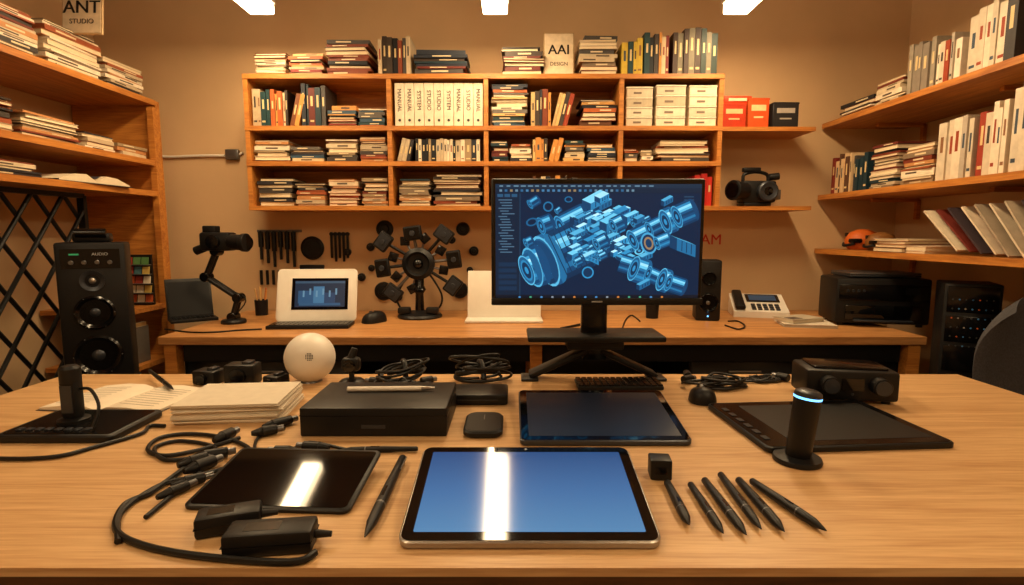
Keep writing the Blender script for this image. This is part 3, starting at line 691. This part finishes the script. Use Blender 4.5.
cable('power_cable',[(0,461),(30,461),(62,458),(92,450),(140,436),(150,428),(165,428)],.0042)
def pile(name,u0,u1,v0,v1,n,seed,r=.0035,plugs=3):
    rr=random.Random(seed); q=B(name); cx0=(u0+u1)/2; cy0=(v0+v1)/2; o=dp(cx0,cy0)+(Z,)
    q.loc=o; q.M=Matrix.Translation((-o[0],-o[1],-o[2]))
    for c_ in range(n):
        pts=[]; a=rr.uniform(0,6.3); cu=rr.uniform(u0+(u1-u0)*.3,u1-(u1-u0)*.3); cv=rr.uniform(v0+(v1-v0)*.35,v1-(v1-v0)*.35)
        for i in range(16):
            a+=rr.uniform(.5,1.1); e=rr.uniform(.55,1)
            u=cu+math.cos(a)*(u1-u0)*.32*e; v=cv+math.sin(a)*(v1-v0)*.36*e
            u=min(max(u,u0),u1); v=min(max(v,v0),v1)
            x,y=dp(u,v); pts.append((x,y,Z+r+rr.uniform(0,.006+.007*c_)))
        q.tube(pts,r,M_rub,n=7,sub=5)
    for i in range(plugs):
        x,y=dp(rr.uniform(u0,u1),rr.uniform(v0,v1)); a=rr.uniform(0,3); d=Vector((math.cos(a),math.sin(a),0)); p=Vector((x,y,Z+.012))
        q.cyl(p,p+d*.035,.011,M_blk,n=14); q.cyl(p+d*.035,p+d*.048,.007,M_gray,n=12)
    return q.done()
pile('cable_bundle',368,436,382,393,4,1); pile('cable_bundle',672,755,380,393,4,5); pile('cable_bundle',740,800,379,386,2,9,plugs=1)
pile('cable_bundle',205,290,392,399,2,6,plugs=2)
def coil(u,v,R,n,seed):
    rr=random.Random(seed); x,y=dp(u,v); q=B('coiled_cable',(x,y,Z))
    for c_ in range(n):
        pts=[]; ax=rr.uniform(.7,1.08); t=rr.uniform(.5,.8); ph=rr.uniform(0,6); tz=rr.uniform(.1,.65); ox=rr.uniform(-.18,.18)*R
        for i in range(17):
            a=2*math.pi*i/16+ph; X=math.cos(a)*R*ax+ox+rr.uniform(-.03,.03)*R; Y=math.sin(a)*R*t; pts.append((X,Y*.6,.004+.005*c_+(.5+.5*math.sin(a+c_*.5))*R*tz))
        q.tube(pts,.004,M_rub,n=7,sub=3)
    q.tube([(-.01,R*.35,.05),(0,0,.05),(.008,-R*.35,.012)],.008,M_blk); q.done()
coil(482,381,.085,8,4); coil(405,380,.075,5,8)
x,y=dp(352,383); q=B('webcam',(x,y,Z)); q.lathe([(.001,0),(.035,0),(.036,.005),(.03,.01),(.008,.014),(.007,.04)],(0,0,0),M_blk,n=28); q.box((0,0,.055),(.05,.035,.04),M_blk,bev=.01); q.lathe([(.016,0),(.017,.006),(.012,.008),(.001,.006)],(0,-.018,.055),M_glass,n=24,rot=(90,0,0)); q.cyl((0,0,.07),(.01,.005,.1),.012,M_blk,r1=.009); q.done()
x,y=dp(478,404); q=B('hard_drive',(x,y+.035,Z)); q.box((0,0,.014),(.15,.1,.028),M_blk,bev=.006); q.box((0,-.0505,.014),(.1,.001,.002),M_slate); q.done()
for u,v,w,h in((208,384,.07,.04),(242,385,.085,.06),(275,386,.05,.03)):
    x,y=dp(u,v); q=B('camera_battery_charger',(x,y+.01,Z),(0,0,rnd.uniform(-20,20))); q.box((0,0,h/2),(w,.055,h),M_blk,bev=.006); q.cyl((0,-.027,h/2),(0,-.04,h/2),h*.35,M_blkg,n=24); q.box((w*.2,0,h+.003),(w*.3,.03,.008),M_slate,bev=.002); q.done()
x,y=dp(311,381); R=25*y/F
q=B('white_sphere_speaker',(x,y,Z)); q.sph((0,0,R*.985),R,M_white,n=48)
q.lathe([(R*.45,0),(R*.42,.004),(R*.4,.004)],(0,0,.0),M_gray,n=32)
for i in range(-2,3):
    for j in range(-2,3):
        if i*i+j*j<6:
            d=Vector((.35+i*.07,-1,.25+j*.07)).normalized(); q.sph(tuple(Vector((0,0,R*.985))+d*R*.995),.0018,M_slate,n=8)
q.done()
def papers(name,loc,w,d,n,rz,col=C(224,212,192),js=1):
    q=B(name,loc,(0,0,rz)); z=0; rr=random.Random(n)
    for i in range(n):
        t=rr.uniform(.0012,.0036); f=rr.uniform(.72,1)
        q.box((rr.uniform(-.004,.004)*js,rr.uniform(-.004,.004)*js,z+t/2),(w,d,t-.0004),M_paper,(col[0]*f,col[1]*f,col[2]*f,1),rot=(0,0,rr.uniform(-1.5,1.5)*js)); z+=t
    return q,z
pA=Vector(dp(165,426)); pB=Vector(dp(265,426))
q,z=papers('paper_stack',((pA.x+pB.x)/2+.012,pA.y+.1,Z),.23,.18,20,6); q.done()
x,y=dp(132,402); q=B('open_notebook',(x-.02,y+.015,Z),(0,0,-6))
for s in(-1,1):
    prof=[(0,.004),(.03,.013),(.08,.014),(.15,.006)]; vs=[];fs=[]
    for a,h_ in prof: vs+=[(s*a,-.095,h_),(s*a,.095,h_),(s*a,-.095,0),(s*a,.095,0)]
    for i in range(3):
        o=4*i; fs+=[(o,o+1,o+5,o+4),(o+2,o+6,o+7,o+3),(o,o+4,o+6,o+2),(o+1,o+3,o+7,o+5)]
    fs.append((12,13,15,14)); q.raw(vs,fs,M_paper,C(222,210,190),True)
    for i in range(9): q.box((s*.085,-.07+i*.016,.0138),(.09,.0012,.0004),M_paper,C(140,130,120),rot=(0,s*3,0))
q.box((0,0,.0005),(.31,.2,.001),M_vc,C(60,50,46)); q.done()
pA=Vector(dp(6,444)); pB=Vector(dp(126,444)); w=(pB-pA).length
q=B('streaming_dock',((pA.x+pB.x)/2-.03,pA.y+.085,Z),(0,0,0))
q.prism(rrect(w,.17,.012),0,.016,M_blk,b=.003); q.prism(rrect(w-.02,.15,.01),.016,.0168,M_blkg)
for i in range(8): q.box((-w/2+.03+i*.02,-.05,.018),(.014,.014,.004),M_slate,bev=.0015,seg=1)
q.lathe([(.03,.017),(.03,.024),(.012,.028)],(-.02,0,0),M_blk,n=28); q.box((-.02,.0,.07),(.035,.03,.09),M_blk,bev=.008); q.box((-.02,-.0155,.07),(.025,.002,.06),M_slate); q.lathe([(.02,.0),(.02,.03),(.014,.036),(.001,.037)],(-.02,0,.105),M_blk,n=24)
q.tube([(.0,0,.09),(.03,-.01,.09),(.06,-.03,.06),(.06,-.05,.022)],.0035,M_rub)
q.done()
# ---------------------------------------------------------------- bench items
x,y=dp(195,321); q=B('laptop',(x-.02,y+.02,Z),(0,0,38)); q.box((0,0,.007),(.2,.14,.014),M_blk,bev=.003); q.box((0,.085,.1),(.2,.008,.2),M_blk,rot=(-14,0,0),bev=.003); q.box((0,.0805,.1),(.18,.001,.17),M_dscr,rot=(-14,0,0))
for i in range(9):
    for j in range(3): q.box((-.08+i*.02,-.03+j*.022,.0155),(.016,.017,.003),M_blkg)
q.done()
x,y=dp(234,323); q=B('camera_on_articulated_arm',(x,y,Z))
q.lathe([(.001,0),(.055,0),(.056,.01),(.05,.018),(.02,.024)],(0,0,0),M_blk,n=32)
J=[Vector((0,0,.03)),Vector((.03,0,.12)),Vector((-.11,-.01,.22)),Vector((-.05,-.02,.34))]
for a,c_ in zip(J[:-1],J[1:]):
    for s in(-.013,.013): q.cyl(a+Vector((0,s,0)),c_+Vector((0,s,0)),.011,M_blk,n=12)
for j in J: q.cyl(j+Vector((0,-.026,0)),j+Vector((0,.026,0)),.022,M_blkg,n=24)
q.tube([J[0],J[1]+Vector((.03,0,0)),J[2]+Vector((.02,0,-.02)),J[3]],.003,M_rub)
q.box((-.04,-.02,.385),(.14,.08,.085),M_blk,bev=.012); q.box((-.07,-.02,.44),(.06,.05,.035),M_blk,bev=.006)
q.cyl((.02,-.03,.385),(.085,-.045,.38),.036,M_blk,n=28); q.cyl((.085,-.045,.38),(.105,-.048,.38),.042,M_blk,n=28); q.cyl((.105,-.048,.38),(.106,-.0485,.38),.034,M_glass,n=28); q.lathe([(.03,0),(.03,.02),(.024,.022)],(-.04,-.06,.385),M_blkg,n=24,rot=(90,0,0))
q.cyl((-.1,-.02,.36),(-.15,-.02,.34),.02,M_blk); q.done()
x,y=dp(262,315); q=B('pen_cup',(x,y,Z)); q.lathe([(.001,0),(.03,0),(.033,.08),(.03,.08),(.027,.004),(.001,.004)],(0,0,0),M_blk,n=28)
for i in range(6):
    a=i; q.cyl((.01*math.cos(a),.01*math.sin(a),.005),(.03*math.cos(a),.03*math.sin(a),.13+.01*(i%3)),.004,M_vc,rnd.choice(PAL),n=8)
q.done()
x,y=dp(309,328); wd=.36
q=B('laptop',(x,y+.03,Z),(0,0,4)); q.box((0,0,.008),(wd,.13,.016),M_blk,bev=.003)
for i in range(16):
    for j in range(4): q.box((-.16+i*.0213,-.042+j*.026,.0172),(.018,.021,.003),M_blkg)
q.M=Matrix.Translation((0,.075,.012))@RM((-16,0,0))
q.prism(rrect(.37,.25,.02,cy=.125),-.006,.006,M_white,M=Matrix(((1,0,0,0),(0,0,-1,0),(0,1,0,0),(0,0,0,1))),b=.002)
q.box((.015,-.0065,.13),(.26,.002,.15),M_glass); q.box((.015,-.0078,.13),(.23,.001,.125),M_emit,C(14,30,48))
q.box((.015,-.0084,.185),(.23,.0004,.01),M_emit,C(44,66,84))
for (a_,h_,w_,t_,c_) in((-.05,.115,.07,.06,C(30,66,96)),(.01,.125,.05,.08,C(54,96,124)),(.06,.11,.05,.05,C(26,50,76)),(.015,.08,.19,.012,C(36,70,98))):
    q.box((a_,-.0088,h_),(w_,.0006,t_),M_emit,c_)
for i in range(6): q.box((-.06+i*.03,-.0094,.13+.01*(i%2)),(.008,.0004,.03),M_emit,C(86,120,140))
q.M=Matrix.Identity(4); q.box((0,.13,.06),(.2,.006,.12),M_white,rot=(20,0,0)); q.done()
x,y=dp(420,317); q=B('multi_camera_rig',(x,y,Z)); kk=y/F; hc=(318-264)*kk
q.lathe([(.001,0),(.11,0),(.113,.008),(.105,.018),(.05,.03),(.02,.036)],(0,0,0),M_blk,n=40); q.lathe([(.024,.0),(.02,.1),(.034,.12),(.024,.14),(.024,hc)],(0,0,.02),M_blkg,n=24)
q.lathe([(.001,0),(.07,0),(.08,.01),(.08,.05),(.06,.065),(.05,.05),(.03,.045),(.001,.05)],(0,.02,hc),M_blk,n=40,rot=(90,0,0)); q.sph((0,-.025,hc),.026,M_glass)
for i in range(8):
    a=rad(90+i*45+8); Rr=.215 if i%2 else .18
    if math.sin(a)<-.8: continue
    ex,ez=math.cos(a)*Rr,math.sin(a)*Rr*.85
    q.cyl((math.cos(a)*.05,0,hc+math.sin(a)*.05),(ex,-.01,hc+ez),.008,M_gray if i%3==0 else M_blk,n=10)
    q.box((ex,-.02,hc+ez),(.09,.03,.072),M_blk,rot=(0,-math.degrees(a)+90,0),bev=.008); q.box((ex,-.037,hc+ez),(.07,.004,.054),M_slate if i%2 else M_blkg,rot=(0,-math.degrees(a)+90,0)); q.cyl((ex,-.036,hc+ez),(ex,-.05,hc+ez),.013,M_slate,n=18)
    a2=a+.39; q.cyl((math.cos(a2)*.06,-.01,hc+math.sin(a2)*.06),(math.cos(a2)*.13,-.01,hc+math.sin(a2)*.13),.006,M_gray,n=8); q.box((math.cos(a2)*.13,-.01,hc+math.sin(a2)*.13),(.045,.024,.045),M_blkg,rot=(0,20*i,0),bev=.003)
for s in(-1,1): q.tube([(s*.03,0,.02),(s*.1,0,.05),(s*.11,0,.12),(s*.05,0,hc-.05)],.005,M_rub); q.box((s*.07,-.04,.04),(.06,.05,.03),M_blk,bev=.006)
q.done()
x,y=dp(504,322); q=B('white_drawing_board',(x,y+.03,Z)); q.box((0,-.01,.006),(.37,.12,.012),M_white,bev=.003); q.box((0,.06,.12),(.36,.01,.24),M_white,rot=(-12,0,0),bev=.003); q.box((0,.12,.08),(.1,.006,.18),M_white,rot=(28,0,0)); q.done()
pen('pen',(560,330),(600,322),.006)
x,y=dp(710,321); speaker('bookshelf_speaker',(x,y+.06,Z),.115,.13,.295,-12,False)
x,y=dp(652,318); q=B('pen_cup',(x,y,Z)); q.lathe([(.001,0),(.03,0),(.033,.07),(.03,.07),(.027,.004),(.001,.004)],(0,0,0),M_blk,n=28)
for i in range(5): q.cyl((.008*math.cos(i),.008*math.sin(i),.005),(.028*math.cos(i*1.3),.028*math.sin(i*1.3),.12),.004,M_vc,C(60,50,50),n=8)
q.done()
x,y=dp(760,316); q=B('desk_phone',(x,y+.03,Z),(0,0,-14))
q.prism([(-.1,0),(.1,0),(.1,.1),(-.1,.03)],-.13,.13,M_white,M=Matrix(((0,0,1,0),(1,0,0,0),(0,1,0,0),(0,0,0,1))))
q.M=Matrix.Translation((0,-.0,.066))@RM((19.3,0,0)); q.box((.025,.045,.003),(.16,.085,.004),M_blkg); q.box((.025,.045,.0055),(.13,.06,.001),M_emit,C(40,52,60))
for i in range(5):
    for j in range(3): q.box((-.03+i*.028,-.08+j*.024,.003),(.02,.015,.006),M_slate,bev=.001,seg=1)
q.box((-.096,0,.015),(.048,.2,.026),M_blk,bev=.01)
q.M=Matrix.Identity(4); q.done()
x,y=dp(808,326); q,z=papers('paper_stack',(x,y+.03,Z),.22,.17,7,-12); q.done()
q=B('open_book',(x-.02,y+.05,Z+z+.0008),(0,0,18)); q.box((0,0,.008),(.18,.12,.016),M_paper,C(200,188,166),bev=.004); q.box((0,0,.017),(.185,.125,.0018),M_vc,C(180,170,152)); q.box((-.05,-.02,.0185),(.06,.05,.001),M_vc,C(80,70,66)); q.done()
xa=dp(842,328)[0]; xb=dp(930,328)[0]; y=dp(880,328)[1]; w=xb-xa-.01
q=B('printer',((xa+xb)/2+.02,y+.14,Z),(0,0,-12)); h=.215
for s in(-1,1):
    for t in(-1,1): q.cyl((s*w*.42,t*.09,0),(s*w*.42,t*.09,.014),.014,M_rub,n=12)
q.box((0,0,h/2+.008),(w,.23,h-.008),M_blk,bev=.01)
q.box((0,-.117,h*.72),(w*.94,.006,h*.34),M_blkg,bev=.002); q.box((0,-.1185,h*.3),(w*.8,.008,h*.3),M_glass,bev=.002)
q.box((0,-.128,h*.13),(w*.62,.03,.008),M_slate,bev=.002); q.box((w*.3,-.1215,h*.76),(.06,.002,.03),M_dscr)
for i in range(4): q.cyl((-w*.38+i*.022,-.12,h*.76),(-w*.38+i*.022,-.124,h*.76),.006,M_slate,n=12)
q.box((0,.01,h+.002),(w*.85,.17,.008),M_blk,bev=.003); q.done()
q=B('closed_laptop',((xa+xb)/2+.03,y+.15,Z+h+.0075),(0,0,-8)); q.box((0,0,.006),(.3,.2,.01),M_slate,bev=.003); q.box((0,0,.016),(.3,.2,.009),M_gray,bev=.003); q.done()
zt=wp(950,284,2.05)[2]
q=B('equipment_rack',(1.80,2.12,0),(0,0,-30)); w=.175
q.box((0,0,zt/2),(w,.19,zt),M_blk,bev=.006)
for i in range(7): q.box((0,-.097,zt-.06-i*.115),(w-.02,.006,.1),M_blkg,bev=.002)
for i in range(6):
    for j in range(7):
        q.lathe([(.003,0),(.0026,.003)],(-.06+j*.02,-.101,zt-.06-i*.036),M_vc,rnd.choice([C(200,90,40),C(140,130,120),C(60,120,180),C(50,50,50),C(50,50,50),C(50,50,50)]),n=8,rot=(90,0,0))
q.done()
# ---------------------------------------------------------------- chair
q=B('office_chair',(1.76,1.5,0))
for i in range(5):
    a=rad(72*i+18); e=(math.cos(a)*.28,math.sin(a)*.28); q.cyl((0,0,.11),(e[0],e[1],.075),.022,M_blk,r1=.014,n=12); q.cyl((e[0]-.012,e[1],.03),(e[0]+.012,e[1],.03),.03,M_rub,n=18); q.cyl((e[0],e[1],.03),(e[0],e[1],.08),.008,M_gray,n=8)
q.cyl((0,0,.09),(0,0,.4),.028,M_gray); q.box((0,0,.41),(.25,.22,.03),M_blk,bev=.006)
q.prism(rrect(.47,.46,.14,n=8),.425,.51,M_fab,b=.03)
q.tube([(0,.18,.41),(0,.3,.43),(0,.32,.55),(0,.29,.68)],.02,M_blk,n=10)
vs=[];fs=[];nu,nv=17,15
for side in(0,1):
    for j in range(nv):
        t=j/(nv-1); z=.52+.45*t; half=.25*(1-(abs(2*t-1))**3.2*.45)*(1-.1*t)
        for i in range(nu):
            s_=-1+2*i/(nu-1); x=half*s_; yy=.27-.07*s_*s_+.03*math.sin(t*3)+t*.03; th=.03*math.sqrt(max(0,(1-s_**4)*(1-(2*t-1)**6)))
            vs.append((x,yy+(-th if side==0 else th),z-(.05*s_*s_*t)))
n1=nu*nv
for j in range(nv-1):
    for i in range(nu-1):
        a=j*nu+i; fs.append((a,a+1,a+nu+1,a+nu)); fs.append((n1+a,n1+a+nu,n1+a+nu+1,n1+a+1))
for i in range(nu-1): fs.append((i,n1+i,n1+i+1,i+1)); a=(nv-1)*nu+i; fs.append((a,a+1,n1+a+1,n1+a))
for j in range(nv-1): a=j*nu; fs.append((a,a+nu,n1+a+nu,n1+a)); a=j*nu+nu-1; fs.append((a,n1+a,n1+a+nu,a+nu))
q.raw(vs,fs,M_fab,W1,True); q.done()
# ---------------------------------------------------------------- things on back wall
def wl(u,v): p=wp(u,v,YB); return p[0],p[2]
X,Zw=wl(300,250); q=B('hanging_tool_set',(X,YB-.001,Zw)); kw=YB/F
def o(u,v): a,b_=wl(u,v); return a-X,b_-Zw
a,b_=o(280,231); q.box((a,-.006,b_),(.24,.01,.014),M_gray)
for i in range(6):
    u=262+i*6.5; a,b_=o(u,232); L=.15+.02*(i%3); q.cyl((a,-.018,b_),(a,-.018,b_-L*.55),.013,M_blk,n=10); q.cyl((a,-.018,b_-L*.55),(a,-.018,b_-L),.008,M_blk,n=8); q.box((a,-.01,b_),(.01,.02,.01),M_blk)
a,b_=o(313,248); q.lathe([(.001,0),(.062,0),(.064,.01),(.05,.018),(.045,.014),(.015,.014),(.001,.016)],(a,0,b_),M_blk,n=36,rot=(90,0,0)); 
a,b_=o(313,267); q.box((a,-.012,b_),(.13,.022,.026),M_blk,bev=.003)
for i in range(5):
    a,b_=o(332+i*4,234); q.cyl((a,-.012,b_),(a,-.012,b_-.13-.02*(i%2)),.007,M_blk,n=8); q.lathe([(.011,0),(.011,.012)],(a,-.001,b_),M_blk,n=12,rot=(90,0,0))
for i in range(9):
    a,b_=o(262+i*6,270); q.cyl((a,-.01,b_),(a,-.01,b_-.08),.008,M_blk,n=8)
q.done()
for u,v,r in((348,252,.02),(371,247,.022),(385,229,.046),(362,277,.022),(384,291,.05),(463,229,.036),(474,251,.026),(460,290,.045),(399,297,.02),(470,270,.018),(372,268,.018),(452,240,.02)):
    X,Zw=wl(u,v); q=B('wall_hook_disc',(X,YB-.001,Zw)); q.lathe([(.001,0),(r,0),(r*1.03,.006),(r*.95,.016),(r*.6,.018),(r*.5,.026),(.001,.028)],(0,0,0),M_blk,n=28,rot=(90,0,0)); q.done()
X,Zw=wl(711,240); q=B('wall_letters',(X,YB-.003,Zw)); q.text('AM',.08,(0,0,0),M_red,ext=.002); q.done()
q=B('wall_conduit',(0,0,0))
pts=[wl(118,140),wl(135,152),wl(165,157),wl(200,156),wl(226,156)]; q.tube([(p[0],YB-.012,p[1]) for p in pts],.007,M_white)
a=wl(234,155); q.box((a[0],YB-.015,a[1]),(.07,.028,.055),M_gray,bev=.006); q.tube([(a[0]+.03,YB-.01,a[1]),(wl(246,153)[0]-.012,YB-.01,a[1]+.01)],.006,M_white); q.done()
X,Zw=wl(560,268); q=B('wall_socket',(X,YB-.001,Zw)); q.box((0,-.006,0),(.08,.01,.08),M_white,bev=.003); q.done()
for pts in([(165,330),(190,333),(215,333),(240,331),(262,330)],[(640,322),(632,316),(626,320),(622,330)],[(725,326),(738,330),(745,327),(738,322),(728,322)]):
    cable('power_cable',pts,.0035)
# ---------------------------------------------------------------- world, camera
w=bpy.data.worlds.new('world'); bpy.context.scene.world=w; w.use_nodes=True
w.node_tree.nodes['Background'].inputs[0].default_value=(.9,.7,.5,1); w.node_tree.nodes['Background'].inputs[1].default_value=.05
cam=bpy.data.cameras.new('camera'); cam.lens=F/1024*36; cam.sensor_width=36; cam.clip_start=.02
co=bpy.data.objects.new('camera',cam); bpy.context.scene.collection.objects.link(co)
co.location=(0,0,CAMZ); co.rotation_euler=(math.pi/2-TH,0,0); bpy.context.scene.camera=co
bpy.context.scene.view_settings.view_transform='Standard'
